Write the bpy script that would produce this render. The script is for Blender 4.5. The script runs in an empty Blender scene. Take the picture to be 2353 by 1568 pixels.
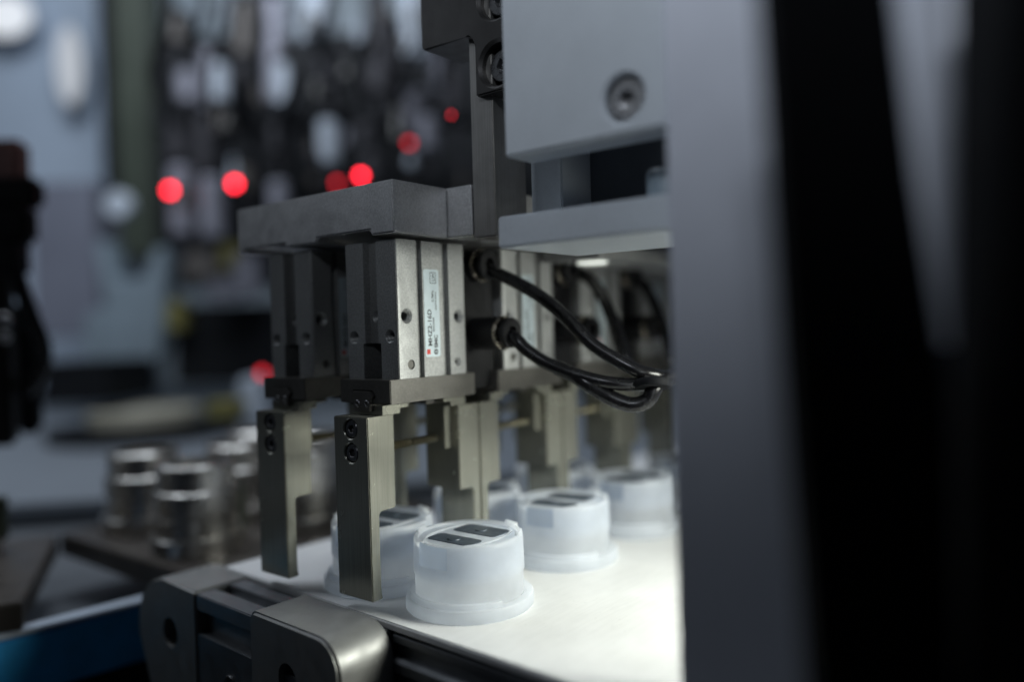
import bpy, bmesh, math, random
from mathutils import Vector, Matrix
random.seed(7)
R = math.radians
MM = 0.001
scene = bpy.context.scene
C = scene.collection

# ------------------------------------------------------------------ camera
CAM = Vector((-170.92, -178.13, 14.72))                 # millimetres
FWD = Vector((0.78850609, 0.61483925, -0.0151931))
RGT = Vector((0.61430386, -0.78853624, -0.02900627))
UP = Vector((0.0298145, -0.01353844, 0.99946376))
FPX = 2253.69 / 2940 * 2353                             # focal length in pixels of a 2353 px wide picture
YAW = R(37.945)
cd = bpy.data.cameras.new('camera')
cam = bpy.data.objects.new('camera', cd)
C.objects.link(cam)
cam.matrix_world = Matrix(((RGT.x, UP.x, -FWD.x, CAM.x * MM), (RGT.y, UP.y, -FWD.y, CAM.y * MM), (RGT.z, UP.z, -FWD.z, CAM.z * MM), (0, 0, 0, 1)))
cd.sensor_fit = 'HORIZONTAL'
cd.sensor_width = 36
cd.lens = 2253.69 / 2940 * 36
cd.clip_start = 0.01
cd.clip_end = 20
cd.dof.use_dof = True
cd.dof.focus_distance = 0.243
cd.dof.aperture_fstop = 2.55
cd.dof.aperture_blades = 0
scene.camera = cam
scene.cycles.use_adaptive_sampling = False
scene.cycles.use_denoising = True
scene.cycles.max_bounces = 14
scene.cycles.diffuse_bounces = 8
scene.cycles.transmission_bounces = 14
scene.cycles.transparent_max_bounces = 12
scene.cycles.caustics_reflective = False
scene.cycles.caustics_refractive = False
scene.cycles.sample_clamp_indirect = 4.0


def at(x, y, d):
    """point (mm) seen at pixel x, y of the 2353 px wide picture, d mm in front of the camera"""
    return CAM + d * (FWD + (x - 1176.5) / FPX * RGT - (y - 784) / FPX * UP)


def onz(x, y, z):
    """point (mm) seen at pixel x, y that lies at height z"""
    v = at(x, y, 1) - CAM
    return CAM + v * ((z - CAM.z) / v.z)


# ------------------------------------------------------------------ light
world = bpy.data.worlds.new('World')
scene.world = world
world.use_nodes = True
bg = world.node_tree.nodes['Background']
bg.inputs[0].default_value = (0.52, 0.62, 0.80, 1)
bg.inputs[1].default_value = 0.013


def area(name, loc, target, sx, sy, power, col, shape='RECTANGLE'):
    l = bpy.data.lights.new(name, 'AREA')
    l.shape = shape
    l.size = sx * MM
    l.size_y = sy * MM
    l.energy = power
    l.color = col
    o = bpy.data.objects.new(name, l)
    C.objects.link(o)
    o.location = Vector(loc) * MM
    d = Vector(target) - Vector(loc)
    o.rotation_euler = d.to_track_quat('-Z', 'Y').to_euler()
    return o


area('hall_light', (-300, 640, 430), (10, -20, 20), 520, 260, 0.5, (0.80, 0.89, 1.0))
side = area('side_fill', (-400, -250, 300), (0, -112, 165), 120, 60, 0.084, (0.84, 0.91, 1.0))  # added lamp, its narrow cone brightens the upper plate and column top
side.data.spread = R(41)
area('inspection_lamp', (82, -186, 17), (32, -20, -74), 100, 44, 0.168, (0.97, 1.0, 0.91)).data.spread = R(90)
area('background_fill', (60, 420, 900), (700, 900, 0), 700, 500, 10.0, (0.82, 0.90, 1.0))  # added fill lamp that brightens the machinery behind
scene.view_settings.view_transform = 'Standard'
scene.view_settings.look = 'None'
scene.view_settings.exposure = 0
scene.view_settings.gamma = 1

# ------------------------------------------------------------------ materials
M = {}


def mat(name, base, rough=0.5, metal=0.0, var=0.12, vscale=60, rvar=0.08, bump=0.0, bscale=(3000, 3000, 3000), coat=0.0, emit=None, estr=0, spec=0.5, specks=0.0, grain=0.0, gscale=(1500, 1500, 1500)):
    m = bpy.data.materials.new(name)
    m.use_nodes = True
    nt = m.node_tree
    b = nt.nodes['Principled BSDF']
    b.inputs['Metallic'].default_value = metal
    b.inputs['Specular IOR Level'].default_value = spec
    b.inputs['Coat Weight'].default_value = coat
    if emit:
        b.inputs['Base Color'].default_value = (*base, 1)
        b.inputs['Emission Color'].default_value = (*emit, 1)
        b.inputs['Emission Strength'].default_value = estr
        M[name] = m
        return m
    tc = nt.nodes.new('ShaderNodeTexCoord')
    n = nt.nodes.new('ShaderNodeTexNoise')
    n.inputs['Scale'].default_value = vscale
    n.inputs['Detail'].default_value = 6
    n.inputs['Roughness'].default_value = 0.65
    nt.links.new(tc.outputs['Object'], n.inputs['Vector'])
    cr = nt.nodes.new('ShaderNodeMapRange')
    cr.inputs[1].default_value = 0.3
    cr.inputs[2].default_value = 0.7
    cr.inputs[3].default_value = 1 - var
    cr.inputs[4].default_value = 1 + var
    nt.links.new(n.outputs['Fac'], cr.inputs[0])
    vm = nt.nodes.new('ShaderNodeVectorMath')
    vm.operation = 'SCALE'
    vm.inputs[0].default_value = base
    nt.links.new(cr.outputs[0], vm.inputs['Scale'])
    col = vm.outputs[0]
    if specks:
        sp = nt.nodes.new('ShaderNodeTexNoise')
        sp.inputs['Scale'].default_value = 900
        sp.inputs['Detail'].default_value = 2
        nt.links.new(tc.outputs['Object'], sp.inputs['Vector'])
        st = nt.nodes.new('ShaderNodeMapRange')
        st.inputs[1].default_value = 0.70
        st.inputs[2].default_value = 0.76
        st.inputs[3].default_value = 1
        st.inputs[4].default_value = 1 - specks
        nt.links.new(sp.outputs['Fac'], st.inputs[0])
        v2 = nt.nodes.new('ShaderNodeVectorMath')
        v2.operation = 'SCALE'
        nt.links.new(col, v2.inputs[0])
        nt.links.new(st.outputs[0], v2.inputs['Scale'])
        col = v2.outputs[0]
    if grain:
        gm = nt.nodes.new('ShaderNodeMapping')
        gm.inputs['Scale'].default_value = gscale
        nt.links.new(tc.outputs['Object'], gm.inputs['Vector'])
        gn = nt.nodes.new('ShaderNodeTexNoise')
        gn.inputs['Scale'].default_value = 1
        gn.inputs['Detail'].default_value = 3
        nt.links.new(gm.outputs[0], gn.inputs['Vector'])
        gr = nt.nodes.new('ShaderNodeMapRange')
        gr.inputs[1].default_value = 0.3
        gr.inputs[2].default_value = 0.7
        gr.inputs[3].default_value = 1 - grain
        gr.inputs[4].default_value = 1 + grain
        nt.links.new(gn.outputs['Fac'], gr.inputs[0])
        v3 = nt.nodes.new('ShaderNodeVectorMath')
        v3.operation = 'SCALE'
        nt.links.new(col, v3.inputs[0])
        nt.links.new(gr.outputs[0], v3.inputs['Scale'])
        col = v3.outputs[0]
    nt.links.new(col, b.inputs['Base Color'])
    rr = nt.nodes.new('ShaderNodeMapRange')
    rr.inputs[1].default_value = 0.3
    rr.inputs[2].default_value = 0.7
    rr.inputs[3].default_value = max(0.02, rough - rvar)
    rr.inputs[4].default_value = rough + rvar
    n2 = nt.nodes.new('ShaderNodeTexNoise')
    n2.inputs['Scale'].default_value = vscale * 2.3
    n2.inputs['Detail'].default_value = 4
    nt.links.new(tc.outputs['Object'], n2.inputs['Vector'])
    nt.links.new(n2.outputs['Fac'], rr.inputs[0])
    nt.links.new(rr.outputs[0], b.inputs['Roughness'])
    if bump:
        mp = nt.nodes.new('ShaderNodeMapping')
        mp.inputs['Scale'].default_value = bscale
        nt.links.new(tc.outputs['Object'], mp.inputs['Vector'])
        n3 = nt.nodes.new('ShaderNodeTexNoise')
        n3.inputs['Scale'].default_value = 1
        n3.inputs['Detail'].default_value = 3
        nt.links.new(mp.outputs[0], n3.inputs['Vector'])
        bp = nt.nodes.new('ShaderNodeBump')
        bp.inputs['Strength'].default_value = bump
        bp.inputs['Distance'].default_value = 0.0001
        nt.links.new(n3.outputs['Fac'], bp.inputs['Height'])
        nt.links.new(bp.outputs[0], b.inputs['Normal'])
    M[name] = m
    return m


mat('blasted_aluminium', (0.30, 0.304, 0.30), 0.46, 0.4, 0.08, 120, 0.05, 0.3, (2600, 2600, 2600), specks=0.25, grain=0.2)
mat('plate_aluminium', (0.56, 0.56, 0.565), 0.46, 0.80, 0.08, 90, 0.06, 0.25, (2200, 2200, 2200), specks=0.2, grain=0.16)
mat('guide_steel', (0.115, 0.11, 0.10), 0.36, 0.5, 0.10, 100, 0.05, 0.08, (400, 400, 3000), specks=0.5, grain=0.12)
mat('ground_steel', (0.32, 0.317, 0.268), 0.25, 0.6, 0.06, 60, 0.03, 0.06, (5000, 5000, 60), specks=0.15, grain=0.14, gscale=(2200, 2200, 45))
mat('bar_steel', (0.28, 0.272, 0.26), 0.40, 0.75, 0.12, 90, 0.06, 0.1, (5000, 5000, 160), grain=0.12, gscale=(2200, 2200, 45))
mat('dark_steel', (0.048, 0.046, 0.045), 0.40, 0.7, 0.18, 90, 0.08, 0.3, (5000, 5000, 160))
mat('oxide_bolt', (0.16, 0.16, 0.165), 0.30, 0.85, 0.15, 300)
mat('bright_bolt', (0.66, 0.66, 0.67), 0.30, 0.75, 0.12, 300)
mat('grey_paint', (0.56, 0.60, 0.64), 0.42, 0.0, 0.07, 28, 0.08, 0.10, (900, 900, 900), specks=0.1, grain=0.04)
mat('column_aluminium', (0.80, 0.83, 0.92), 0.45, 0.25, 0.05, 20, 0.04)
mat('black_plastic', (0.009, 0.009, 0.010), 0.42, 0.0, 0.15, 200, spec=0.25)
mat('black_rubber', (0.006, 0.0065, 0.008), 0.75, 0.0, 0.15, 80, spec=0.15)
mat('hose_black', (0.007, 0.007, 0.008), 0.26, 0.0, 0.1, 100, 0.04, spec=0.35)
mat('nickel_brass', (0.32, 0.29, 0.24), 0.28, 1.0, 0.10, 400)
mat('thread_brass', (0.26, 0.235, 0.16), 0.35, 1.0, 0.15, 500)
mat('label_silver', (0.52, 0.60, 0.64), 0.35, 0.35, 0.08, 200, 0.06)
mat('print_black', (0.02, 0.022, 0.028), 0.5)
mat('print_red', (0.55, 0.03, 0.02), 0.5)
mat('belt_white', (0.80, 0.80, 0.79), 0.40, 0.0, 0.07, 30, 0.10, 0.05, (300, 300, 300), specks=0.35, grain=0.03, gscale=(60, 900, 900))
mat('rail_aluminium', (0.21, 0.22, 0.232), 0.42, 0.75, 0.14, 50, 0.08, 0.3, (150, 2500, 2500), specks=0.4)
mat('slot_dark', (0.03, 0.03, 0.03), 0.6)
mat('bracket_aluminium', (0.27, 0.27, 0.262), 0.50, 0.6, 0.09, 70, 0.08, 0.2, (1500, 1500, 1500))
mat('pad_blue', (0.085, 0.11, 0.145), 0.40, 0.0, 0.2, 250)
mat('bronze_plate', (0.10, 0.088, 0.078), 0.45, 0.6, 0.15, 40)
mat('turned_steel', (0.62, 0.60, 0.57), 0.30, 1.0, 0.10, 60, 0.06)
mat('table_grey', (0.165, 0.185, 0.21), 0.55, 0.0, 0.10, 10)
mat('base_dark', (0.10, 0.11, 0.122), 0.55, 0.0, 0.12, 12)
mat('blue_paint', (0.035, 0.38, 0.80), 0.45, 0.0, 0.35, 25)
mat('white_edge', (0.46, 0.52, 0.60), 0.45)
mat('wall_pale', (0.46, 0.53, 0.58), 0.6, 0.0, 0.10, 3)
mat('cabinet_blue', (0.50, 0.59, 0.71), 0.5, 0.0, 0.08, 5)
mat('cabinet_violet', (0.17, 0.18, 0.225), 0.5, 0.0, 0.08, 6)
mat('olive_paint', (0.042, 0.053, 0.038), 0.5, 0.0, 0.15, 12)
mat('machine_black', (0.007, 0.008, 0.010), 0.6, 0.0, 0.2, 20, spec=0.2)
mat('machine_grey', (0.09, 0.10, 0.115), 0.5, 0.0, 0.15, 60)
mat('cyl_grey', (0.30, 0.30, 0.35), 0.45, 0.3, 0.12, 30)
mat('cyl_dim', (0.05, 0.048, 0.055), 0.5, 0.2, 0.15, 30)
mat('cyl_white', (0.50, 0.55, 0.62), 0.45, 0.0, 0.08, 30)
mat('cyl_brown', (0.12, 0.108, 0.10), 0.5, 0.2, 0.15, 30)
mat('ice_plastic', (0.21, 0.26, 0.30), 0.45, 0.0, 0.12, 30)
mat('beige_disc', (0.36, 0.34, 0.27), 0.5, 0.0, 0.10, 20)
mat('yellow_tag', (0.20, 0.18, 0.06), 0.5)
mat('red_brown', (0.20, 0.10, 0.09), 0.5)
mat('navy_shade', (0.02, 0.03, 0.05), 0.55)  # dark colour standing for shade on the lower post
mat('led_red', (0.5, 0.0, 0.01), emit=(1.0, 0.02, 0.04), estr=16)
mat('led_red_dim', (0.5, 0.0, 0.01), emit=(1.0, 0.03, 0.05), estr=2.3)
mat('lamp_white', (0.8, 0.8, 0.8), emit=(0.92, 0.95, 1.0), estr=0.5)
mat('lamp_soft', (0.8, 0.8, 0.8), emit=(0.95, 0.95, 1.0), estr=0.16)
mat('lens_white', (0.8, 0.8, 0.8), emit=(0.95, 1.0, 0.9), estr=0.9)


def cup_material(name, base, clear):
    m = bpy.data.materials.new(name)
    m.use_nodes = True
    nt = m.node_tree
    nt.nodes.clear()
    out = nt.nodes.new('ShaderNodeOutputMaterial')
    pr = nt.nodes.new('ShaderNodeBsdfPrincipled')
    pr.inputs['Roughness'].default_value = 0.30
    tl = nt.nodes.new('ShaderNodeBsdfTranslucent')
    tp = nt.nodes.new('ShaderNodeBsdfTransparent')
    tc = nt.nodes.new('ShaderNodeTexCoord')
    n = nt.nodes.new('ShaderNodeTexNoise')
    n.inputs['Scale'].default_value = 120
    n.inputs['Detail'].default_value = 5
    nt.links.new(tc.outputs['Object'], n.inputs['Vector'])
    mr = nt.nodes.new('ShaderNodeMapRange')
    mr.inputs[1].default_value = 0.3
    mr.inputs[2].default_value = 0.7
    mr.inputs[3].default_value = 0.94
    mr.inputs[4].default_value = 1.04
    nt.links.new(n.outputs['Fac'], mr.inputs[0])
    v = nt.nodes.new('ShaderNodeVectorMath')
    v.operation = 'SCALE'
    v.inputs[0].default_value = base
    nt.links.new(mr.outputs[0], v.inputs['Scale'])
    for s in (pr.inputs['Base Color'], tl.inputs['Color']):
        nt.links.new(v.outputs[0], s)
    a = nt.nodes.new('ShaderNodeMixShader')
    a.inputs[0].default_value = 0.72
    nt.links.new(pr.outputs[0], a.inputs[1])
    nt.links.new(tl.outputs[0], a.inputs[2])
    c = nt.nodes.new('ShaderNodeMixShader')
    c.inputs[0].default_value = clear
    nt.links.new(a.outputs[0], c.inputs[1])
    nt.links.new(tp.outputs[0], c.inputs[2])
    nt.links.new(c.outputs[0], out.inputs['Surface'])
    M[name] = m


cup_material('cup_plastic', (0.95, 0.97, 1.0), 0.14)
cup_material('cup_window', (0.68, 0.75, 0.86), 0.14)

# ------------------------------------------------------------------ mesh helpers (all in millimetres)


def new():
    return bmesh.new()


def prism(bm, poly, axis, a0, a1, bev=0.0, seg=2):
    f = {'z': lambda p, t: (p[0], p[1], t), 'x': lambda p, t: (t, p[0], p[1]), 'y': lambda p, t: (p[0], t, p[1])}[axis]
    lo = [bm.verts.new(f(p, a0)) for p in poly]
    hi = [bm.verts.new(f(p, a1)) for p in poly]
    n = len(poly)
    fs = [bm.faces.new(lo), bm.faces.new(hi)]
    for i in range(n):
        fs.append(bm.faces.new((lo[i], lo[(i + 1) % n], hi[(i + 1) % n], hi[i])))
    bmesh.ops.recalc_face_normals(bm, faces=fs)
    if bev:
        es = list({e for f2 in fs for e in f2.edges if e.calc_face_angle(0) > R(25)})
        bmesh.ops.bevel(bm, geom=es, offset=bev, segments=seg, affect='EDGES', clamp_overlap=True)
    return bm


def box(bm, x0, x1, y0, y1, z0, z1, bev=0.0, seg=2):
    return prism(bm, [(x0, y0), (x1, y0), (x1, y1), (x0, y1)], 'z', z0, z1, bev, seg)


def basis(d):
    d = d.normalized()
    a = Vector((0, 0, 1)) if abs(d.z) < 0.9 else Vector((1, 0, 0))
    u = d.cross(a).normalized()
    return d, u, d.cross(u)


def lathe(bm, prof, seg=32, o=(0, 0, 0), d=(0, 0, 1), close=True, ang=(0, 2 * math.pi), phase=0):
    """prof: (radius, height along d)"""
    d, u, v = basis(Vector(d))
    o = Vector(o)
    if d.z > 0.99:
        u, v = Vector((1, 0, 0)), Vector((0, 1, 0))
    full = abs(ang[1] - ang[0] - 2 * math.pi) < 1e-6
    k = seg if full else seg + 1
    rings = []
    for r, h in prof:
        if r < 1e-6:
            rings.append([bm.verts.new(o + d * h)])
        else:
            rings.append([bm.verts.new(o + d * h + r * (math.cos(t) * u + math.sin(t) * v)) for t in [ang[0] + phase + (ang[1] - ang[0]) * i / seg for i in range(k)]])
    fs = []
    for a, b in zip(rings, rings[1:]):
        for i in range(seg):
            j = (i + 1) % k if full else i + 1
            if len(a) == 1 and len(b) == 1:
                continue
            if len(a) == 1:
                fs.append(bm.faces.new((a[0], b[i], b[j])))
            elif len(b) == 1:
                fs.append(bm.faces.new((a[i], a[j], b[0])))
            else:
                fs.append(bm.faces.new((a[i], a[j], b[j], b[i])))
    bmesh.ops.recalc_face_normals(bm, faces=fs)
    return bm


def cyl(bm, o, d, r, h, seg=24, bev=0.3):
    return lathe(bm, [(0, 0), (r - bev, 0), (r, bev), (r, h - bev), (r - bev, h), (0, h)], seg, o, d)


def socket_bolt(bm, o, d, r, h, hx, depth):
    """socket head: d points out of the head"""
    d, u, v = basis(Vector(d))
    o = Vector(o)
    n = 24

    def ring(rad, z, hexa=False):
        out = []
        for i in range(n):
            t = 2 * math.pi * i / n
            rr = rad
            if hexa:
                rr = rad * math.cos(math.pi / 6) / math.cos((t % (math.pi / 3)) - math.pi / 6)
            out.append(bm.verts.new(o + d * z + rr * (math.cos(t) * u + math.sin(t) * v)))
        return out
    rs = [ring(r, -h), ring(r, -0.25 * 1.2), ring(r - 0.3, 0), ring(hx + 0.18, 0, True), ring(hx, -0.18, True), ring(hx, -depth, True)]
    fs = []
    for a, b in zip(rs, rs[1:]):
        for i in range(n):
            fs.append(bm.faces.new((a[i], a[(i + 1) % n], b[(i + 1) % n], b[i])))
    fs.append(bm.faces.new(rs[-1]))
    fs.append(bm.faces.new(rs[0]))
    bmesh.ops.recalc_face_normals(bm, faces=fs)
    return bm


def sweep(bm, pts, r, seg=12, sub=8):
    P = [Vector(p) for p in pts]
    P = [P[0] * 2 - P[1]] + P + [P[-1] * 2 - P[-2]]
    path = []
    for i in range(1, len(P) - 2):
        for k in range(sub):
            t = k / sub
            a, b, c, d = P[i - 1:i + 3]
            path.append(0.5 * ((2 * b) + (c - a) * t + (2 * a - 5 * b + 4 * c - d) * t * t + (3 * b - a - 3 * c + d) * t ** 3))
    path.append(P[-2])
    rings = []
    u = None
    for i, q in enumerate(path):
        t = (path[min(i + 1, len(path) - 1)] - path[max(i - 1, 0)]).normalized()
        if u is None:
            _, u, _ = basis(t)
        u = (u - t * u.dot(t)).normalized()
        w = t.cross(u)
        rings.append([bm.verts.new(q + r * (math.cos(2 * math.pi * k / seg) * u + math.sin(2 * math.pi * k / seg) * w)) for k in range(seg)])
    fs = [bm.faces.new((a[i], a[(i + 1) % seg], b[(i + 1) % seg], b[i])) for a, b in zip(rings, rings[1:]) for i in range(seg)]
    fs += [bm.faces.new(rings[0]), bm.faces.new(rings[-1])]
    bmesh.ops.recalc_face_normals(bm, faces=fs)
    return bm


def arc(cx, cy, r, a0, a1, n=8):
    return [(cx + r * math.cos(R(a0 + (a1 - a0) * i / n)), cy + r * math.sin(R(a0 + (a1 - a0) * i / n))) for i in range(n + 1)]


def mesh_of(bm, name, material, smooth=35):
    me = bpy.data.meshes.new(name)
    bmesh.ops.scale(bm, vec=(MM, MM, MM), verts=bm.verts)
    bm.to_mesh(me)
    bm.free()
    me.materials.append(M[material])
    for p in me.polygons:
        p.use_smooth = True
    me.set_sharp_from_angle(angle=R(smooth))
    return me


def cut(bm, cutters):
    """bmesh minus cutter bmeshes (exact boolean), all in mm"""
    def tmp(b, n):
        me = bpy.data.meshes.new(n)
        b.to_mesh(me)
        b.free()
        o = bpy.data.objects.new(n, me)
        C.objects.link(o)
        return o
    base = tmp(bm, 'tmp_base')
    cs = []
    for i, c in enumerate(cutters):
        k = tmp(c, 'tmp_cut')
        cs.append(k)
        md = base.modifiers.new('b', 'BOOLEAN')
        md.operation = 'DIFFERENCE'
        md.solver = 'EXACT'
        md.object = k
    dg = bpy.context.evaluated_depsgraph_get()
    me = bpy.data.meshes.new_from_object(base.evaluated_get(dg))
    out = bmesh.new()
    out.from_mesh(me)
    for o in [base] + cs:
        mm = o.data
        bpy.data.objects.remove(o)
        bpy.data.meshes.remove(mm)
    bpy.data.meshes.remove(me)
    return out


def obj(name, bm, material, parent=None, loc=(0, 0, 0), rz=0, smooth=35):
    o = bpy.data.objects.new(name, mesh_of(bm, name, material, smooth))
    C.objects.link(o)
    o.location = Vector(loc) * MM
    o.rotation_euler = (0, 0, rz)
    if parent:
        o.parent = parent
    return o


def tag(o, label, cat=None, group=None, kind=None):
    o['label'] = label
    if cat:
        o['category'] = cat
    if group:
        o['group'] = group
    if kind:
        o['kind'] = kind
    return o


def thing(name, label, cat, loc=(0, 0, 0), rz=0, group=None):
    o = bpy.data.objects.new(name, None)
    o.empty_display_size = 0.01
    C.objects.link(o)
    o.location = Vector(loc) * MM
    o.rotation_euler = (0, 0, rz)
    return tag(o, label, cat, group)


def copy_tree(o, parent=None):
    c = o.copy()
    C.objects.link(c)
    c.parent = parent
    for ch in o.children:
        copy_tree(ch, c)
    return c


def text(body, size, mat_name, parent, x, z, y, bold=0.0):
    """flat print on a face that looks to -Y, reading upwards"""
    cu = bpy.data.curves.new('lettering', 'FONT')
    cu.body = body
    cu.size = size * MM
    cu.offset = bold * MM
    t = bpy.data.objects.new('tmp_text', cu)
    C.objects.link(t)
    me = bpy.data.meshes.new_from_object(t.evaluated_get(bpy.context.evaluated_depsgraph_get()))
    bpy.data.objects.remove(t)
    bpy.data.curves.remove(cu)
    me.materials.clear()
    me.materials.append(M[mat_name])
    o = bpy.data.objects.new('lettering', me)
    C.objects.link(o)
    o.matrix_local = Matrix(((0, -1, 0, x * MM), (0, 0, -1, y * MM), (1, 0, 0, z * MM), (0, 0, 0, 1)))
    o.parent = parent
    return o


# ------------------------------------------------------------------ setting behind: walls and tables
BR = YAW - R(90)          # things in the hall behind face the camera's heading


def bgbox(name, x0, y0, x1, y1, d, t, m, parent=None, bev=2.0, rz=0.0):
    """upright box whose near face fills the pixel rectangle at distance d; t mm deep"""
    c = at((x0 + x1) / 2, (y0 + y1) / 2, d)
    w, h = (x1 - x0) / FPX * d, (y1 - y0) / FPX * d
    bm = new()
    box(bm, -w / 2, w / 2, 0, t, -h / 2, h / 2, min(bev, w / 4, h / 4))
    o = obj(name, bm, m, None, c, BR + rz)
    if parent:
        o.location = (parent.matrix_basis.inverted() @ o.location)
        o.rotation_euler = (0, 0, BR + rz - parent.rotation_euler.z)
        o.parent = parent
    return o


tag(bgbox('wall', -900, -700, 2900, 1500, 1750, 30, 'wall_pale', bev=0), 'pale grey hall wall far behind the machines', kind='structure')

# big machine table (grey sheet) with its dark blue front
bm = new()
box(bm, -500, 1200, 0, 1400, -12, 0, 1)
tb = obj('machine_table', bm, 'table_grey', None, (38, 453, -100), R(-42))
tag(tb, 'grey machine table top behind the pallet', kind='structure')
bm = new()
box(bm, -400, 900, -148, 900, -6, 0, 0)
tag(obj('floor_plate', bm, 'base_dark', None, (0, 330, -118), 0), 'dull grey lower base plate under the pallets', kind='structure')

# ------------------------------------------------------------------ conveyor
CV = R(-2.7)
conv = thing('conveyor', 'white topped belt conveyor with aluminium side rail carrying the plastic caps', 'conveyor', (0, 0, -72), -CV * -1)
conv.rotation_euler = (0, 0, R(-2.72))


def cvx(y, off=0.0):       # the belt edge in conveyor coordinates
    return -10.6 + off


bm = new()
box(bm, -10.6, 330, -330, 91, -2.6, 0, 0.5)
obj('belt', bm, 'belt_white', conv)
# side rail: slotted aluminium profile with a T-slot on top and on its outer face
bm = new()
prof = [(-11.2, -3.2), (-11.2, -1.0), (-17.5, -1.0), (-17.5, -5.5), (-24.0, -5.5), (-24.0, -1.0), (-31.2, -1.0), (-31.2, -7.5), (-27.5, -7.5), (-27.5, -15.5),
        (-31.2, -15.5), (-31.2, -38), (-27.5, -38), (-27.5, -46), (-31.2, -46), (-31.2, -52), (-6, -52), (-6, -3.2)]
prof = [(a + 1.2 if a < -20 else a, b - 0.9 if -3 < b < 0 else b) for a, b in prof]
prism(bm, prof, 'y', -4.5, 75, 0.35, 2)
obj('side_rail', bm, 'rail_aluminium', conv)
bm = new()
prism(bm, [(-10.8, -3.2), (-10.8, -5.6), (-9.0, -6.0), (-9.0, -9.6), (-12.4, -10.4), (-12.4, -13.6), (-9.0, -14.4), (-9.0, -42), (-8.2, -42), (-8.2, -3.2)], 'y', -330, -5.5, 0.25, 2)
obj('inner_rail', bm, 'rail_aluminium', conv)
bm = new()
prism(bm, [(-8, -6), (-8, -10), (-4, -12), (-4, -30), (330, -30), (330, -6)], 'y', -330, 70, 0.0)
obj('belt_support', bm, 'slot_dark', conv)
# rounded end block
bm = new()
op = [(75.2, -1.2)] + [(99, -1.2)] + arc(99, -22, 20.8, 90, -12, 14) + [(111, -44), (101, -70), (101, -90), (75.2, -80)]
prism(bm, op, 'x', -30.6, -8.0, 0.7, 3)
cuts = [cyl(new(), (-31, 94, -19.5), (1, 0, 0), 5.4, 7, 28, 0.1)]
bm = cut(bm, cuts)
eb = obj('end_block', bm, 'bracket_aluminium', conv)
bm = new()
socket_bolt(bm, (-27.2, 94, -19.5), (-1, 0, 0), 4.2, 3, 2.2, 2)
obj('cap_screw', bm, 'oxide_bolt', eb)
# clamp bracket with a big rounded corner
bm = new()
bp = [(38.4, -3), (38.4, -70), (-7.4, -70)] + arc(-7.4 + 10, 0.8 - 10, 10, 180, 90, 10) + arc(35.4, -2.2, 3.0, 90, 0, 4)
prism(bm, bp, 'x', -31.8, -11.6, 0.9, 3)
bm = cut(bm, [prism(new(), arc(18, -15.5, 4.6, 0, 180, 10) + arc(18, -40, 4.6, 180, 360, 10), 'x', -36, -20)])
obj('clamp_bracket', bm, 'bracket_aluminium', conv)
bm = new()
socket_bolt(bm, (-30.6, 54, -28), (-1, 0, 0), 3.4, 3, 1.8, 2)
obj('cap_screw', bm, 'oxide_bolt', conv)

# ------------------------------------------------------------------ mounting plate above the grippers
bm = new()
z0, z1 = 45.4, 61.7
# front bar (runs along Y, under-side stepped over each gripper) and its return along X
prism(bm, [(-3.1, z1), (-3.1, z0), (7.5, z0), (7.5, z0 + 1.7), (33.9, z0 + 1.7), (33.9, z0), (51, z0), (51, z0 + 1.4), (75.4, z0 + 1.4), (75.4, z0), (79.6, z0), (79.6, z1)], 'x', -3.45, 21.0, 0.5, 2)
mp = thing('mounting_plate', 'thick blasted aluminium plate the front grippers hang from', 'plate')
obj('front_bar', bm, 'plate_aluminium', mp)
bm = new()
box(bm, 21.0, 200, -13.6, 79.2, z0 + 0.05, z1 - 0.05, 0.35)
obj('rear_plate', bm, 'plate_aluminium', mp)

# ------------------------------------------------------------------ gripper
BL, BW, BH = 32.05, 24.16, 44.0


def hole_cutter(o, d, r=1.75, depth=7):
    prof = [(0, 0.6), (r + 1.2, 0.6), (r + 0.75, 0.0), (r + 0.1, -0.65)]
    z = -0.65
    while z > -depth:
        prof += [(r + 0.12, z - 0.15), (r - 0.22, z - 0.45)]
        z -= 0.6
    prof.append((0, z))
    return lathe(new(), prof, 22, o, d)


def body_poly(notch):
    g = [(1.0, 0), (8.6, 0), (8.6, 1.9), (11.6, 1.9), (11.6, 0.25), (20.4, 0.25), (20.4, 1.9), (23.8, 1.9), (23.8, 0), (BL - 0.6, 0), (BL, 0.6)]
    g += [(BL, BW - 0.6), (BL - 0.6, BW), (23.8, BW), (23.8, BW - 1.9), (20.4, BW - 1.9), (20.4, BW), (11.6, BW), (11.6, BW - 1.9), (8.6, BW - 1.9), (8.6, BW), (0.6, BW), (0, BW - 0.6)]
    if notch:
        g += [(0, 16.2), (13, 16.2), (13, 7.8), (0, 7.8)]
    else:
        g += [(0, 15.2), (2.6, 15.2), (2.6, 9.0), (0, 9.0)]
    g += [(0, 1.0), (0.15, 0.45), (0.45, 0.15)]
    return g


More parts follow.
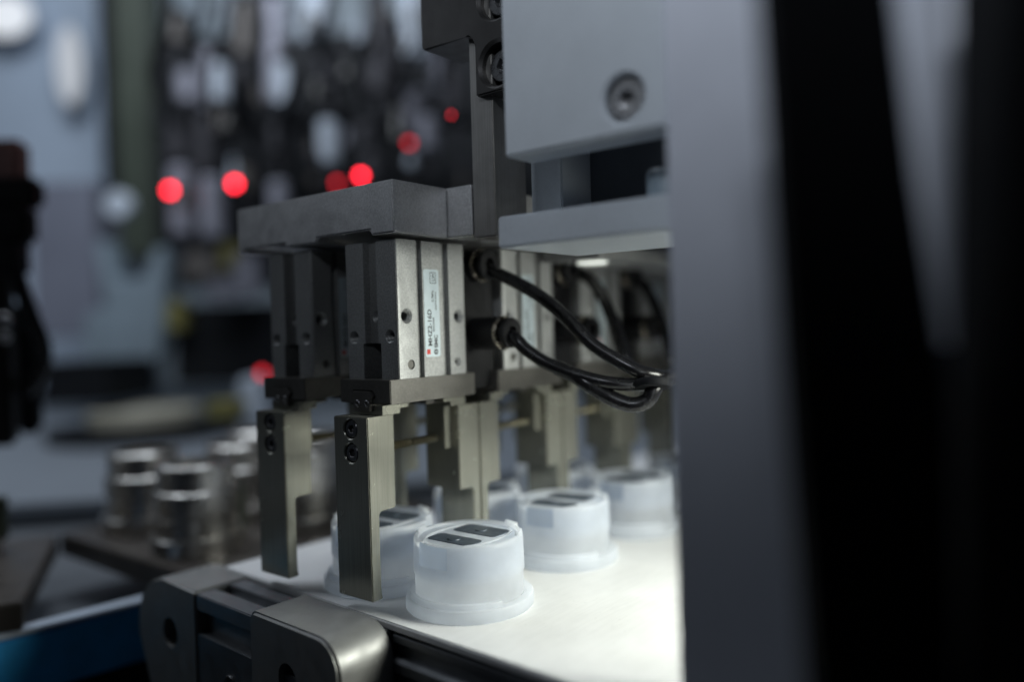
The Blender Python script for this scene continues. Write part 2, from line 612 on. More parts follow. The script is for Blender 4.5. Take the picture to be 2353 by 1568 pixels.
def gripper_body():
    bm = new()
    prism(bm, body_poly(False), 'z', 11.4, BH)
    b2 = new()
    prism(b2, body_poly(True), 'z', 0.05, 11.4)
    holes = [((3.9, 0, 19.8), (0, -1, 0)), ((28.4, 0, 19.6), (0, -1, 0)), ((0, 20.6, 13.4), (-1, 0, 0)), ((0, 3.7, 13.6), (-1, 0, 0)), ((2.6, 12.0, 19.8), (-1, 0, 0))]
    bm = cut(bm, [hole_cutter(o, d, 1.7 if d[1] else 1.45) for o, d in holes])
    b2 = cut(b2, [cyl(new(), (5.4, -0.5, 4.4), (0, 1, 0), 1.55, 1.1, 20, 0.01), hole_cutter((27.4, 0, 4.3), (0, -1, 0), 0.9, 4)])
    me = bpy.data.meshes.new('t')
    b2.to_mesh(me)
    b2.free()
    bm.from_mesh(me)
    bpy.data.meshes.remove(me)
    return bm


def jaw_mesh(far):
    """x 0 is the outer face; inner side towards +x for the near jaw"""
    pr = [(0, -11.2), (0, -67.9), (4.4, -67.9), (4.0, -66.3), (3.85, -64)] + arc(5.45, -42.3, 1.6, 180, 90, 5) + [(10.9, -40.6), (10.9, -11.2)]
    if far:
        pr = [(-a, b) for a, b in pr]
    bm = new()
    prism(bm, pr, 'y', 4.15, 20.05, 0.3, 2)
    s = 1 if far else -1
    d = (s, 0, 0)
    return cut(bm, [lathe(new(), [(0, -3.3), (3.1, -3.3), (3.1, -0.35), (3.75, 0.3), (0, 0.3)], 28, (0, 12.1, z), d) for z in (-15.0, -22.5)])


def make_gripper():
    root = thing('gripper', '', 'gripper', (0, 0, 0))
    bo = obj('body', gripper_body(), 'blasted_aluminium', root, smooth=28)
    bm = new()
    cyl(bm, (5.4, 0.35, 4.4), (0, 1, 0), 1.45, 1.0, 20, 0.15)
    obj('dowel_pin', bm, 'guide_steel', bo)
    # label
    bm = new()
    prism(bm, arc(12.9, 34.2, 0.8, 180, 90, 4) + arc(18.4, 34.2, 0.8, 90, 0, 4) + arc(18.4, 7.2, 0.8, 0, -90, 4) + arc(12.9, 7.2, 0.8, 270, 180, 4), 'y', 0.12, 0.25)
    lb = obj('label_plate', bm, 'label_silver', root)
    y = 0.08
    text('MHZ2-16D', 2.55, 'print_black', lb, 15.25, 9.9, y, 0.05)
    text('SMC', 2.2, 'print_black', lb, 17.85, 9.3, y, 0.09)
    text('MAX.PRESS.', 0.95, 'print_black', lb, 16.5, 14.6, y, 0.03)
    text('0.7MPa', 1.25, 'print_black', lb, 16.45, 24.4, y, 0.02)
    text('MADE IN JAPAN', 0.82, 'print_black', lb, 17.75, 21.8, y, 0.02)
    text('LW', 1.7, 'print_black', lb, 17.1, 31.2, y, 0.03)
    bm = new()
    for a in ((15.0, 17.8, 30.4, 30.6), (15.0, 17.8, 33.9, 34.1), (15.0, 15.2, 30.4, 34.1), (17.6, 17.8, 30.4, 34.1)):
        box(bm, a[0], a[1], y - 0.01, y + 0.02, a[2], a[3])
    obj('print_frame', bm, 'print_black', lb)
    bm = new()
    box(bm, 12.75, 14.35, y - 0.01, y + 0.02, 7.3, 8.9)
    obj('red_mark', bm, 'print_red', lb)
    bm = new()
    lathe(bm, [(0.55, 0.0), (0.95, 0.0), (0.95, 0.02), (0.55, 0.02), (0.55, 0)], 20, (17.0, y, 8.0), (0, -1, 0))
    box(bm, 16.85, 17.15, y - 0.02, y + 0.0, 7.2, 8.8)
    obj('emblem', bm, 'print_black', lb)
    # guide rail under the body, slotted for the fingers
    bm = new()
    gx0, gx1 = -4.3, 35.6
    prism(bm, [(-0.37, -7.5), (-0.37, 0), (23.3, 0), (23.3, -7.5), (16.6, -7.5), (16.6, -6.3), (17.9, -5.2), (16.6, -3.4), (8.0, -3.4), (6.5, -5.2), (8.0, -6.3), (8.0, -7.5)], 'x', gx0, gx1, 0.25, 2)
    obj('guide_rail', bm, 'guide_steel', root)
    for far in (False, True):
        sx = (lambda v: 2 * 16.02 - v) if far else (lambda v: v)
        bm = new()
        hexp = [(8.4, -3.6), (16.2, -3.6), (17.5, -5.2), (16.2, -6.4), (16.0, -9.9), (8.4, -9.9), (8.2, -6.4), (6.9, -5.2)]
        prism(bm, hexp, 'x', min(sx(-5.1), sx(12)), max(sx(-5.1), sx(12)), 0.2)
        fg = obj('finger', bm, 'guide_steel', root)
        bm = new()
        x0, x1 = sorted((sx(-3.5), sx(7.6)))
        box(bm, x0, x1, 4.4, 19.8, -9.4, -8.1, 0.1)
        x0, x1 = sorted((sx(-3.5), sx(4.1)))
        box(bm, x0, x1, 4.4, 19.8, -11.1, -9.35, 0.1)
        x0, x1 = sorted((sx(0.9), sx(4.1)))
        box(bm, x0, x1, 7.6, 16.6, -26.1, -11.0, 0.15)
        obj('mounting_tab', bm, 'ground_steel', fg)
        if not far:
            for yy in (9.9, 14.2):
                bm = new()
                socket_bolt(bm, (-5.35, yy, -7.5), (-1, 0, 0), 1.25, 0.8, 0.55, 0.5)
                obj('small_screw', bm, 'oxide_bolt', fg)
        jx = 42.1 if far else -10.07
        jw = obj('jaw', jaw_mesh(far), 'ground_steel', root, (jx, 0, 0))
        s = 1 if far else -1
        for z in (-15.0, -22.5):
            bm = new()
            socket_bolt(bm, (-s * 0.35, 12.1, z), (s, 0, 0), 2.75, 2.6, 1.35, 1.7)
            obj('cap_screw', bm, 'oxide_bolt', jw)
        bm = new()
        prof = [(0, 0), (1.1, 0)]
        h = 0.1
        L = 11.2
        while h < L:
            prof += [(1.4, h), (1.15, h + 0.28)]
            h += 0.5
        prof += [(1.0, h), (0, h)]
        lathe(bm, prof, 14, (-s * 14.0, 12.1, -22.5), (-s, 0, 0))
        obj('screw_end', bm, 'thread_brass', jw)
    # two elbow fittings on the back end
    for z, yo in ((13.5, -8.2), (37.6, 1.0)):
        bm = new()
        cyl(bm, (32.0, 12, z), (1, 0, 0), 5.0, 5.5, 6, 0.4)
        cyl(bm, (37.0, 12, z), (1, 0, 0), 4.3, 5.0, 24, 0.4)
        cyl(bm, (42.0, 15.5, z), (0, -1, 0), 5.7, 15.5 - yo, 28, 0.6)
        ft = obj('elbow_fitting', bm, 'black_plastic', root)
        bm = new()
        lathe(bm, [(3.0, 0), (5.7, 0), (5.95, 0.3), (5.95, 1.1), (5.7, 1.4), (3.0, 1.4), (3.0, 0)], 28, (42, yo + 0.3, z), (0, -1, 0))
        obj('collar', bm, 'nickel_brass', ft)
        bm = new()
        lathe(bm, [(2.05, 0), (4.6, 0), (4.6, 1.2), (5.3, 1.3), (5.3, 2.6), (4.9, 3.0), (2.3, 3.0), (2.05, 0)], 28, (42, yo - 1.4, z), (0, -1, 0))
        obj('release_ring', bm, 'black_plastic', ft)
    bm = new()
    box(bm, 32.6, 51.4, 3.5, 20, -6, 43, 0.8)  # black block stands in for the dark gap between neighbouring grippers
    obj('gap_shade_block', bm, 'black_plastic', root)
    return root


DX, DY = 52.65, 41.94
g0 = make_gripper()
GL = {(0, 0): 'sharp silver gripper with readable printed label, nearest the camera',
      (1, 0): 'second gripper of the labelled row, partly behind two black hoses',
      (2, 0): 'third gripper of the labelled row, seen between looping black hoses',
      (3, 0): 'fourth and farthest gripper of the labelled row, beside the pale column',
      (0, 1): 'dark shaded gripper hanging at the far end of the stepped plate',
      (1, 1): 'blurred gripper of the back row, its jaws showing behind the sharp jaw',
      (2, 1): 'most distant back row gripper, glimpsed between the pale jaws'}
for (i, j), lab in GL.items():
    o = g0 if (i, j) == (0, 0) else copy_tree(g0)
    o.location = Vector((i * DX, j * DY, 0)) * MM
    tag(o, lab, 'gripper', 'grippers hanging in two rows')

# ------------------------------------------------------------------ hoses


def hose(pts, label, r=2.0, first=None):
    r *= 1.12
    P = ([Vector(first)] if first else []) + [at(*q) for q in pts]
    bm = new()
    sweep(bm, P, r, 14, 10)
    return tag(obj('air_hose', bm, 'hose_black', smooth=60), label, 'hose', 'black air hoses')


hose([(1212, 663, 268), (1273, 706, 264), (1319, 749, 261), (1362, 792, 259), (1416, 827, 257), (1462, 851, 255), (1500, 862, 256), (1540, 868, 262), (1600, 870, 270)],
     'glossy black hose arching down from the upper fitting of the labelled gripper', 2.0, (42, 0.5, 37.6))
hose([(1183, 776, 268), (1205, 800, 266), (1255, 834, 263), (1326, 862, 259), (1398, 880, 256), (1469, 884, 256), (1505, 876, 258), (1560, 872, 264), (1600, 872, 270)],
     'glossy black hose running from the brass-collared lower fitting', 2.0, (42, -7.0, 14.0))
hose([(1280, 845, 262), (1318, 862, 260), (1352, 884, 258), (1398, 912, 257), (1451, 931, 255), (1487, 921, 254), (1504, 893, 254), (1520, 872, 258), (1570, 862, 266)],
     'black hose loop sagging lowest beside the pale column', 2.3)
hose([(1272, 622, 325), (1330, 628, 322), (1362, 648, 318), (1392, 697, 310), (1415, 756, 302), (1440, 830, 290), (1480, 862, 280)],
     'dark hose curving down in front of the third gripper', 2.2)
hose([(1430, 634, 372), (1470, 645, 365), (1500, 690, 352), (1526, 760, 335), (1545, 830, 320)],
     'blurred dark hose arching furthest back near the column', 2.1)
bm = new()
lathe(bm, [(2.5, 0), (5.6, 0), (5.9, 0.5), (5.9, 2.0), (5.6, 2.5), (2.5, 2.5), (2.5, 0)], 20, at(1500, 875, 253), at(1501, 900, 252) - at(1500, 875, 253))
tag(obj('hose_tie', bm, 'black_rubber'), 'black tie bundling the hoses beside the pale column', 'cable tie')

# ------------------------------------------------------------------ plastic caps
TZ = -72.0


def make_cap():
    root = thing('plastic_cap', '', 'cap')
    bm = new()
    lathe(bm, [(17.0, 0.0), (19.8, 0.0), (20.3, 0.5), (20.3, 3.4), (19.9, 3.9), (17.5, 3.95), (17.0, 3.0), (17.0, 0)], 64)
    obj('flange', bm, 'cup_plastic', root, smooth=50)
    bm = new()
    lathe(bm, [(17.6, 3.97), (19.0, 3.97), (19.0, 5.3), (18.8, 5.6), (17.6, 5.6)], 48, ang=(R(120), R(252)))
    obj('raised_lip', bm, 'cup_plastic', root, smooth=50)
    bm = new()
    lathe(bm, [(17.2, 4.0), (17.15, 11.6)], 64)
    obj('lower_wall', bm, 'cup_plastic', root, smooth=50)
    # upper shell, leaving a window on the side
    bm = new()
    n = 72
    prof = [(17.6, 11.4), (17.55, 11.9), (17.35, 20.6), (17.2, 22.0), (16.9, 22.3), (15.9, 22.3), (15.7, 21.6)]
    lathe(bm, prof, n, ang=(R(199), R(199 + 322)))
    lathe(bm, [(17.6, 11.4), (17.55, 11.9), (17.45, 15.3)], 12, ang=(R(161), R(199)))
    obj('upper_shell', bm, 'cup_plastic', root, smooth=50)
    bm = new()
    lathe(bm, [(16.45, 12.0), (16.3, 20.9), (15.9, 21.5)], 64)
    obj('inner_wall', bm, 'cup_window', root, smooth=60)
    for a in (100, 285, 330):
        bm = new()
        lathe(bm, [(15.9, 22.28), (17.1, 22.1), (17.0, 23.4), (16.2, 23.4), (15.9, 22.3)], 6, ang=(R(a), R(a + 22)))
        obj('rim_tab', bm, 'cup_plastic', root, smooth=50)
    # inner core with a clear oval top
    bm = new()
    lathe(bm, [(15.85, 21.5), (0, 21.5)], 48)
    obj('core', bm, 'cup_plastic', root, smooth=50)
    bm = new()
    pts = []
    for i in range(48):
        t = 2 * math.pi * i / 48
        pts.append((14.9 * math.copysign(abs(math.cos(t)) ** 0.8, math.cos(t)), 11.6 * math.copysign(abs(math.sin(t)) ** 0.8, math.sin(t))))
    inn = [(x * 0.955, y * 0.94) for x, y in pts]
    lo = [bm.verts.new((x, y, 21.4)) for x, y in pts]
    hi = [bm.verts.new((x, y, 22.0)) for x, y in pts]
    h2 = [bm.verts.new((x, y, 22.0)) for x, y in inn]
    l2 = [bm.verts.new((x, y, 21.4)) for x, y in inn]
    for i in range(48):
        j = (i + 1) % 48
        for a, b in ((lo, hi), (hi, h2), (h2, l2)):
            bm.faces.new((a[i], a[j], b[j], b[i]))
    bmesh.ops.recalc_face_normals(bm, faces=bm.faces)
    obj('oval_rim', bm, 'cup_plastic', root, smooth=50)
    for cx, w in ((-6.6, 7.6), (6.4, 9.4)):
        bm = new()
        hx, hy, r = w / 2, 9.0, 2.0
        o2 = arc(cx - hx + r, -hy + r, r, 180, 270, 4) + arc(cx + hx - r, -hy + r, r, 270, 360, 4) + arc(cx + hx - r, hy - r, r, 0, 90, 4) + arc(cx - hx + r, hy - r, r, 90, 180, 4)
        prism(bm, o2, 'z', 21.55, 21.8, 0.1)
        pd = obj('pad', bm, 'pad_blue', root)
        bm = new()
        lathe(bm, [(2.0, 0), (1.9, 0.22), (1.4, 0.3), (0, 0.12)], 20, (cx, 0, 21.8))
        obj('dimple', bm, 'pad_blue', pd)
    return root


caps = [((15.4, -13.0), 0, 'frosted plastic cap nearest the camera, beside the sharp steel jaw'),
        ((72.5, -10.2), 4, 'second frosted cap, directly behind the nearest one'),
        ((124, -11.5), -3, 'third frosted cap, close to the pale column edge'),
        ((177, -12), 2, 'farthest frosted cap, peeping out by the column'),
        ((15.5, 27), 3, 'frosted cap standing behind the sharp steel jaw'),
        ((70, 30), -4, 'blurred cap of the back row, behind the pale jaws'),
        ((124, 30), 2, 'faint back row cap farthest behind the jaws')]
c0 = make_cap()
for k, (q, a, lab) in enumerate(caps):
    o = c0 if k == 0 else copy_tree(c0)
    o.location = Vector((q[0], q[1], TZ + 0.05)) * MM
    o.rotation_euler = (0, 0, R(a))
    tag(o, lab, 'cap', 'frosted plastic caps on the conveyor')

# ------------------------------------------------------------------ upright bar and its arm
bm = new()
box(bm, 21.3, 38, -23.2, -14.0, 44.2, 200, 0.4)
tag(obj('upright_bar', bm, 'bar_steel'), 'dark brushed steel upright bar beside the stepped plate', 'bar')
arm = thing('bolted_arm', 'black steel arm with rounded corner bolted to the upright bar', 'arm')
bm = new()
pr = [(4.2, 170), (4.2, 110)] + arc(2.2, 109.6, 2.0, 0, -90, 4) + [(-14.5, 107.6)] + arc(-14.8, 103.6, 4.0, 90, 180, 6) + [(-18.8, 90)] + arc(-21, 88, 2, 0, -90, 3) + [(-40, 86), (-40, 170)]
pr = [(4.2, 170), (4.2, 110)] + arc(2.2, 109.6, 2.0, 0, -90, 4) + [(-14.8, 107.6)] + arc(-14.8, 103.6, 4.0, 90, 180, 6) + [(-18.8, 88), (-40, 88), (-40, 170)]
prism(bm, pr, 'x', 18.5, 37.0, 0.5, 2)
bm = cut(bm, [lathe(new(), [(0, -1), (8.6, -1), (6.6, 1.0), (6.6, 7), (0, 7)], 36, (18.5, -27.6, z), (1, 0, 0)) for z in (96.5, 117)])
obj('arm_block', bm, 'dark_steel', arm)
for z in (96.5, 117):
    bm = new()
    socket_bolt(bm, (21.4, -27.6, z), (-1, 0, 0), 5.0, 3, 2.6, 2.5)
    obj('cap_screw', bm, 'oxide_bolt', arm)

# ------------------------------------------------------------------ pale plates on the right
up = thing('upper_plate', 'large pale grey vertical plate with one recessed bolt', 'plate')
bm = new()
box(bm, 0, 12, -93.5, -44.3, 62.1, 220, 0.6)
bm = cut(bm, [lathe(new(), [(0, -1), (7.6, -1), (5.7, 0.9), (5.7, 6), (0, 6)], 36, (0, -81.5, 71.0), (1, 0, 0))])
obj('plate_body', bm, 'grey_paint', up)
bm = new()
socket_bolt(bm, (1.6, -81.5, 71.0), (-1, 0, 0), 4.9, 4, 2.5, 3)
obj('cap_screw', bm, 'bright_bolt', up)
bm = new()
box(bm, 5, 46, -104, -37.0, 38.0, 46.9, 0.5)
tag(obj('lower_plate', bm, 'grey_paint'), 'pale grey horizontal plate just below the large vertical plate', 'plate')
bm = new()
box(bm, 27, 44, -44.6, -33.0, 47.0, 110, 0.5)
tag(obj('spacer_block', bm, 'grey_paint'), 'small pale spacer block between the two pale plates', 'block')
bm = new()
box(bm, 44, 54, -110, -40, 47.0, 200, 0.5)
tag(obj('rear_panel', bm, 'machine_grey'), 'dark steel panel in the gap behind the spacer block', 'panel')
bm = new()
lathe(bm, [(0, 0), (4.2, 0), (4.6, 0.5), (4.6, 8), (3.8, 9), (0, 9)], 20, (20, -82, 47), (0, 0, 1))
tag(obj('locating_knob', bm, 'ice_plastic'), 'small greenish white knob on the lower pale plate by the column', 'knob')
sp = thing('sensor_plate', 'thin metal plate with a glowing round lens underneath, in front of the grippers', 'plate')
bm = new()
box(bm, 77, 190, -26.3, -0.6, 40.2, 45.0, 0.3)
obj('plate_body', bm, 'blasted_aluminium', sp)
bm = new()
lathe(bm, [(0, 0), (5.6, 0), (6.0, 0.2), (6.0, 0.9), (0, 0.9)], 28, (93, -13.5, 39.5), (0, 0, 1))
obj('lens', bm, 'lens_white', sp)

# ------------------------------------------------------------------ foreground uprights
cl = thing('column', 'pale blurred aluminium column right of the grippers', 'column')
bm = new()
box(bm, -14, 4, -133, -99.6, -200, 220, 1.2, 3)
obj('column_face', bm, 'column_aluminium', cl)


def slab(name, d, left, right, thick, m, label, cat):
    """upright dark piece: left/right edges as pixel polylines at distance d"""
    L = [at(x, y, d) for x, y in left]
    Rr = [at(x, y, d) for x, y in right]
    bm = new()
    poly = L + Rr[::-1]
    n = Vector((math.cos(YAW), math.sin(YAW), 0)) * thick
    lo = [bm.verts.new(q) for q in poly]
    hi = [bm.verts.new(q + n) for q in poly]
    k = len(poly)
    fs = [bm.faces.new(lo), bm.faces.new(hi)] + [bm.faces.new((lo[i], lo[(i + 1) % k], hi[(i + 1) % k], hi[i])) for i in range(k)]
    bmesh.ops.recalc_face_normals(bm, faces=fs)
    bmesh.ops.bevel(bm, geom=list(bm.edges), offset=0.5, segments=2, affect='EDGES', clamp_overlap=True)
    return tag(obj(name, bm, m), label, cat)


slab('cable_duct', 108, [(1748, -250), (1815, 800), (1892, 1850)], [(2032, -250), (2110, 400), (2190, 900), (2215, 1850)], 5, 'black_rubber', 'black blurred cable duct closest to the camera, leaning in front of the column', 'cable duct')
slab('edge_guard', 100, [(2337, -250), (2325, 800), (2320, 1850)], [(2700, -250), (2700, 800), (2700, 1850)], 14, 'black_rubber', 'black blurred guard filling the picture edge past the grey post', 'guard')
gp = thing('post', 'blurred light grey post with shade coloured into its lower half between two black uprights', 'post', at(2222, 800, 140), 0)
bm = new()
cyl(bm, (0, 0, 0), (0, 0, 1), 13, 180, 32, 0.5)
obj('upper_tube', bm, 'column_aluminium', gp)
bm = new()
cyl(bm, (0, 0, -200), (0, 0, 1), 13.2, 201, 32, 0.5)  # dark lower tube: the post's fade into shade put into its colour
obj('shade_tube', bm, 'navy_shade', gp)

# ------------------------------------------------------------------ pallets with turned steel posts


def pallet(loc, rz, w, h, label, spots, r=20.5, hh=42):
    t = thing('pallet', label, 'pallet', loc, rz, 'dark work pallets')
    bm = new()
    box(bm, 0, w, 0, h, -11, 0, 0.8)
    obj('base', bm, 'bronze_plate', t)
    for x, y in spots:
        bm = new()
        lathe(bm, [(0, 0), (r + 1, 0), (r + 1, 8), (r + 0.4, 8.8), (r - 1.2, 8.8), (r - 1.2, 17), (r - 2.4, 17.6), (r - 2.4, 19.6), (r - 1.2, 20.2), (r - 1.2, 29), (r - 1.8, 29.6), (r - 2.8, 30), (r - 2.8, hh - 1.2), (r - 4.0, hh), (r - 8, hh), (r - 8, hh - 6), (0, hh - 6)], 40, (x, y, 0))
        f = obj('nest_post', bm, 'turned_steel', t)
        bm = new()
        box(bm, x + r - 2, x + r + 3.5, y - 4, y + 4, 6, 26, 0.5)
        obj('clip', bm, 'olive_paint', f)
    return t


pallet((5, 124, -86), 0, 150, 140, 'dark pallet with shiny turned steel posts behind the white conveyor', [(25, 48), (32, 112), (74, 88), (122, 84), (78, 36), (112, 128)])
pallet((-140, 205, -85), R(-28), 100, 118, 'dark pallet corner cut off by the picture edge, beyond the blue rail', [(58, 40), (58, 92)])

br = thing('blue_rail', 'blue painted rail with pale top edge running beside the conveyor end', 'rail', (-57.8, 160, -96), R(-8.0))
bm = new()
box(bm, -60, 60, 0, 9, -26, -3.0, 0.6)
obj('web', bm, 'blue_paint', br)
bm = new()
box(bm, -60, 60, -1.0, 6.5, -2.2, 0, 0.5)
obj('top_edge', bm, 'white_edge', br)
bm = new()
box(bm, -200, 90, 4, 60, -120, -27, 0.6)
tag(obj('rail_support', bm, 'machine_black', None, (-57.8, 160, -96), R(-8.0)), 'black support beam underneath the blue rail', 'beam')

# ------------------------------------------------------------------ robot head at the picture edge
rb = thing('robot_head', 'black hanging robot tool with cable plugs at the picture edge', 'robot', at(10, 700, 430), BR)


def rpart(name, x0, y0, x1, y1, d, t, m):
    bgbox(name, x0, y0, x1, y1, d, t, m, rb, 3)


rpart('cover', -120, 318, 42, 420, 440, 14, 'red_brown')
rpart('plug_body', -120, 405, 76, 478, 430, 14, 'black_plastic')
rpart('connector', -120, 470, 60, 560, 425, 14, 'black_plastic')
rpart('collar', -120, 540, 40, 640, 425, 14, 'machine_black')
rpart('finger', -120, 620, 14, 1030, 420, 12, 'dark_steel')
rpart('finger', 24, 690, 72, 1000, 445, 12, 'machine_black')
bm = new()
sweep(bm, [at(30, 560, 415), at(42, 640, 415), at(70, 720, 418), at(100, 800, 424), at(92, 860, 430), at(60, 900, 436)], 4, 12, 6)
cb = obj('cable', bm, 'hose_black')
cb.parent = rb
cb.matrix_parent_inverse = rb.matrix_basis.inverted()
for (x, y) in ((38, 605), (14, 735), (14, 775)):
    bm = new()
    cyl(bm, (0, 0, 0), (-math.cos(YAW), -math.sin(YAW), 0), 3, 2, 14, 0.5)
    s = obj('screw', bm, 'bright_bolt', None, at(x, y, 416))
    s.parent = rb
    s.matrix_parent_inverse = rb.matrix_basis.inverted()

# ------------------------------------------------------------------ machinery in the hall behind (far out of focus)
tag(bgbox('cabinet', -260, -260, 232, 900, 1500, 200, 'cabinet_blue'), 'pale blue machine cabinet filling the upper picture corner', 'cabinet')
tag(bgbox('cupboard', 72, 418, 222, 775, 1150, 160, 'cabinet_violet'), 'grey violet cupboard in front of the pale blue cabinet', 'cupboard')
tag(bgbox('olive_upright', 262, -260, 345, 590, 1200, 60, 'olive_paint'), 'olive green upright frame post beside the pale cabinet', 'post')
tag(bgbox('dark_post', 228, -260, 262, 560, 1260, 60, 'machine_black'), 'thin dark upright next to the olive post', 'post')
for (x, y, rx, ry, lab) in ((14, 36, 62, 50, 'round white work light in the upper picture corner'), (160, 150, 30, 95, 'tall white work light on the pale cabinet')):
    t = thing('work_light', lab, 'lamp', at(x, y, 1440), BR, 'white work lights')
    w, h = rx / FPX * 1440, ry / FPX * 1440
    bm = new()
    prism(bm, [(w * math.cos(a * math.pi / 12), h * math.sin(a * math.pi / 12)) for a in range(24)], 'y', 0, 30, 2)
    obj('housing', bm, 'cyl_white', t)
    bm = new()
    prism(bm, [(0.94 * w * math.cos(a * math.pi / 12), 0.94 * h * math.sin(a * math.pi / 12)) for a in range(24)], 'y', -3, -0.2, 1)
    obj('lens', bm, 'lamp_white' if x < 50 else 'lamp_soft', t)
# the cylinder bank
tag(bgbox('backing_panel', 352, 70, 1500, 640, 1130, 120, 'machine_black'), 'black machine frame behind the bank of cylinders', 'frame')
tag(bgbox('cross_beam', 345, 232, 1180, 285, 1010, 40, 'machine_black'), 'dark cross beam between upper and lower cylinders', 'beam')


def cylinder(x, y0, y1, w, d, m, label, capm='machine_black'):
    t = thing('pneumatic_cylinder', label, 'cylinder', at(x, y1, d), 0, 'cylinders in the blurred bank')
    h = (y1 - y0) / FPX * d
    r = w / 2 / FPX * d
    bm = new()
    cyl(bm, (0, 0, 0), (0, 0, 1), r, h, 24, min(2, r / 3))
    obj('barrel', bm, m, t)
    bm = new()
    cyl(bm, (0, 0, h + 0.3), (0, 0, 1), r * 0.8, 14, 20, 1)
    obj('end_cap', bm, capm, t)
    bm = new()
    cyl(bm, (0, 0, -26), (0, 0, 1), r * 0.3, 25.7, 14, 0.5)
    obj('rod', bm, 'cyl_dim', t)


bank = [(408, 45, 100, 52, 1050, 'cyl_brown'), (432, 165, 235, 48, 1000, 'cyl_grey'), (490, 120, 235, 54, 980, 'cyl_grey'), (505, 150, 232, 40, 960, 'cyl_white'),
        (562, 10, 130, 56, 1020, 'cyl_brown'), (562, 150, 230, 44, 1000, 'cyl_dim'), (638, 0, 235, 56, 980, 'cyl_grey'), (652, 150, 240, 42, 950, 'cyl_white'), (735, -60, 90, 74, 1000, 'cyl_white'),
        (760, 130, 200, 60, 990, 'cyl_dim'), (872, -60, 215, 54, 960, 'cyl_dim'), (905, 60, 200, 46, 1000, 'cyl_dim'), (952, -60, 135, 56, 900, 'cyl_white'), (1012, 120, 210, 40, 930, 'cyl_grey'),
        (412, 285, 372, 50, 900, 'cyl_dim'), (420, 385, 540, 54, 900, 'cyl_grey'), (474, 280, 400, 50, 880, 'cyl_dim'), (490, 410, 545, 56, 880, 'cyl_grey'), (560, 385, 440, 42, 900, 'cyl_brown'),
        (642, 290, 350, 44, 880, 'cyl_dim'), (645, 420, 560, 48, 870, 'cyl_grey'), (756, 280, 375, 44, 860, 'cyl_white'), (842, 285, 345, 44, 850, 'cyl_dim'), (858, 355, 420, 46, 840, 'cyl_dim'),
        (955, 210, 300, 56, 830, 'cyl_grey'), (985, 270, 345, 46, 820, 'cyl_grey'), (1045, 150, 260, 40, 830, 'cyl_dim')]
word = {'cyl_brown': 'brownish', 'cyl_grey': 'grey', 'cyl_white': 'whitish', 'cyl_dim': 'dark grey'}
for k, (x, y0, y1, w, d, m) in enumerate(bank):
    row = 'upper' if y1 < 250 else 'lower'
    same = [b for b in bank if b[5] == m and (b[2] < 250) == (y1 < 250)]
    n = sorted(b[0] for b in same).index(x) if [b[0] for b in same].count(x) == 1 else sorted((b[0], b[1]) for b in same).index((x, y0))
    nth = ['first', 'second', 'third', 'fourth', 'fifth', 'sixth', 'seventh', 'eighth'][n]
    cylinder(x, y0, y1, w, d, m, f'blurred {word[m]} cylinder, {nth} of its colour from the olive post in the {row} bank')

# small fittings, the pale ones put in as highlights, and dark hoses
for k in range(46):
    x = random.uniform(365, 1070)
    y = random.choice([random.uniform(20, 240), random.uniform(270, 560)])
    d = random.uniform(760, 940)
    r, h = random.uniform(3.0, 6.5), random.uniform(8, 30)
    m = random.choice(['cyl_white', 'turned_steel', 'cyl_grey', 'cyl_brown', 'cyl_dim', 'machine_black', 'machine_black'])
    bm = new()
    lathe(bm, [(0, 0), (r, 0), (r, h * 0.6), (r * 0.6, h * 0.62), (r * 0.6, h), (0, h)], 14)
    dark = m in ('machine_black', 'cyl_dim')
    tag(obj('pipe_fitting', bm, m, None, at(x, y, d)), 'tiny dark fitting lost in the blurred cylinder bank' if dark else 'tiny pale fitting put in as a highlight in the blurred cylinder bank', 'fitting', 'dark fittings in the bank' if dark else 'pale fittings in the bank')
for k in range(12):
    x = 380 + k * 58 + random.uniform(-20, 20)
    y = random.uniform(-60, 120)
    d = random.uniform(720, 900)
    L = random.uniform(180, 420)
    bm = new()
    sweep(bm, [at(x, y, d), at(x + random.uniform(-30, 30), y + L * 0.3, d - 15), at(x + random.uniform(-45, 45), y + L * 0.65, d - 10), at(x + random.uniform(-40, 40), y + L, d)], random.uniform(2.5, 5), 10, 6)
    nth = ['first', 'second', 'third', 'fourth', 'fifth', 'sixth', 'seventh', 'eighth', 'ninth', 'tenth', 'eleventh', 'twelfth'][k]
    tag(obj('machine_hose', bm, 'machine_black'), f'blurred black hose in the cylinder bank, {nth} counting from the olive post', 'hose', 'black hoses in the bank')

# red indicator lamps
leds = [(390, 437, 880, 3.6, 'led_red', 'bright red indicator nearest the olive post'), (539, 422, 800, 3.4, 'led_red', 'bright red indicator between two grey cylinders above the stepped plate'),
        (774, 420, 700, 2.8, 'led_red_dim', 'dimmer red indicator half hidden by the plate edge'), (829, 403, 680, 2.7, 'led_red', 'deep red indicator just above the plate edge'),
        (940, 328, 690, 2.6, 'led_red_dim', 'dull red indicator below the grey cylinders near the arm'), (1037, 263, 420, 0.9, 'led_red_dim', 'tiny red indicator close to the upright bar'),
        (602, 858, 700, 3.0, 'led_red_dim', 'red indicator beside the shaded gripper, partly covered by its guide')]
for x, y, d, r, m, lab in leds:
    p = at(x, y, d)
    t = thing('indicator_lamp', lab, 'indicator', p, BR, 'red indicator lamps')
    bm = new()
    box(bm, -r - 1, r + 1, 1.2, 14, -r - 1, r + 1, 0.5)
    obj('sensor_body', bm, 'machine_black', t)
    bm = new()
    lathe(bm, [(0, -2.0), (r * 0.6, -1.6), (r, 0), (r, 1.2), (0, 1.2)], 20, (0, 0, 0), (0, 1, 0))
    obj('lens', bm, m, t)

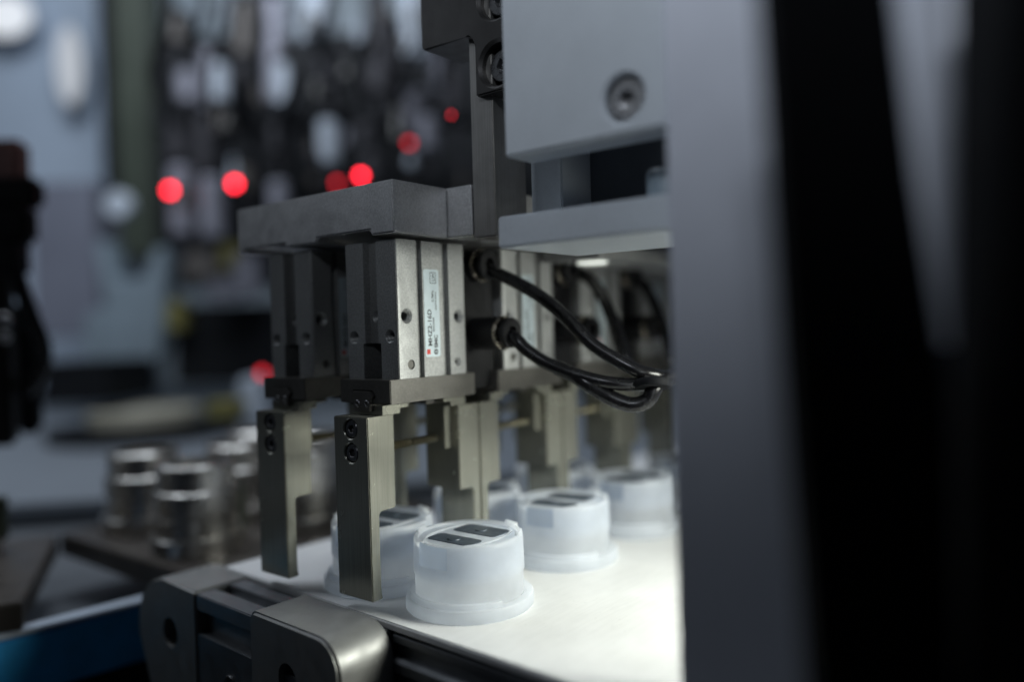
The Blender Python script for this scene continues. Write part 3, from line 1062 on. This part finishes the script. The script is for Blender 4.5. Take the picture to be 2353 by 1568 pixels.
# clutter under the bank
t = thing('gauge', 'round pale gauge in front of the olive post', 'gauge', at(268, 470, 1000), BR)
bm = new()
cyl(bm, (0, 0, 0), (0, 1, 0), 17, 16, 32, 2)
obj('case', bm, 'cyl_white', t)
bm = new()
lathe(bm, [(0, 0.3), (14, 0.3), (14, 0), (0, 0)], 32, (0, -0.4, 0), (0, 1, 0))
obj('dial', bm, 'cyl_white', t)
ub = thing('u_bracket', 'pale icy U shaped bracket below the round gauge', 'bracket', at(300, 700, 1000), BR)
k = 1000 / FPX
bm = new()
prism(bm, [(a * k, b * k) for a, b in ((-80, 150), (-45, 150), (-30, 60), (30, 60), (60, 130), (90, 130), (75, -40), (60, -130), (-110, -140), (-110, -20), (-60, 0))], 'y', 0, 40, 3)
obj('bracket_body', bm, 'ice_plastic', ub)
clut = [(420, 575, 500, 640, 980, 'cyl_brown', 'brownish small block under the bank, next to the U bracket'), (505, 560, 548, 620, 960, 'yellow_tag', 'dim yellow block just left of the shaded plate end'),
        (535, 585, 590, 680, 950, 'cyl_grey', 'light grey block beside the shaded plate end'), (470, 640, 545, 690, 940, 'cyl_grey', 'low grey block in the clutter under the bank'),
        (380, 690, 420, 760, 960, 'yellow_tag', 'dark yellow block right of the U bracket'), (400, 700, 640, 880, 985, 'machine_black', 'large dark box in the clutter behind the shaded gripper'),
        (548, 870, 606, 965, 760, 'cyl_white', 'small whitish block beside the shaded gripper guide'), (470, 925, 545, 965, 700, 'yellow_tag', 'flat yellow tag on the grey table')]
for x0, y0, x1, y1, d, m, lab in clut:
    tag(bgbox('machine_block', x0, y0, x1, y1, d, 30, m), lab, 'block', 'blurred blocks in the clutter')
t = thing('rotary_dish', 'pale beige round dish on a dark turntable on the grey table', 'dish', onz(335, 975, -86), 0)
bm = new()
cyl(bm, (0, 0, -14), (0, 0, 1), 105, 14, 48, 2)
obj('turntable', bm, 'machine_black', t)
bm = new()
cyl(bm, (0, 0, 0.3), (0, 0, 1), 62, 18, 40, 2)
obj('dish_plate', bm, 'beige_disc', t)
tag(bgbox('motor_box', 95, 830, 250, 930, 900, 120, 'machine_black'), 'dark box behind the hanging robot tool', 'box')
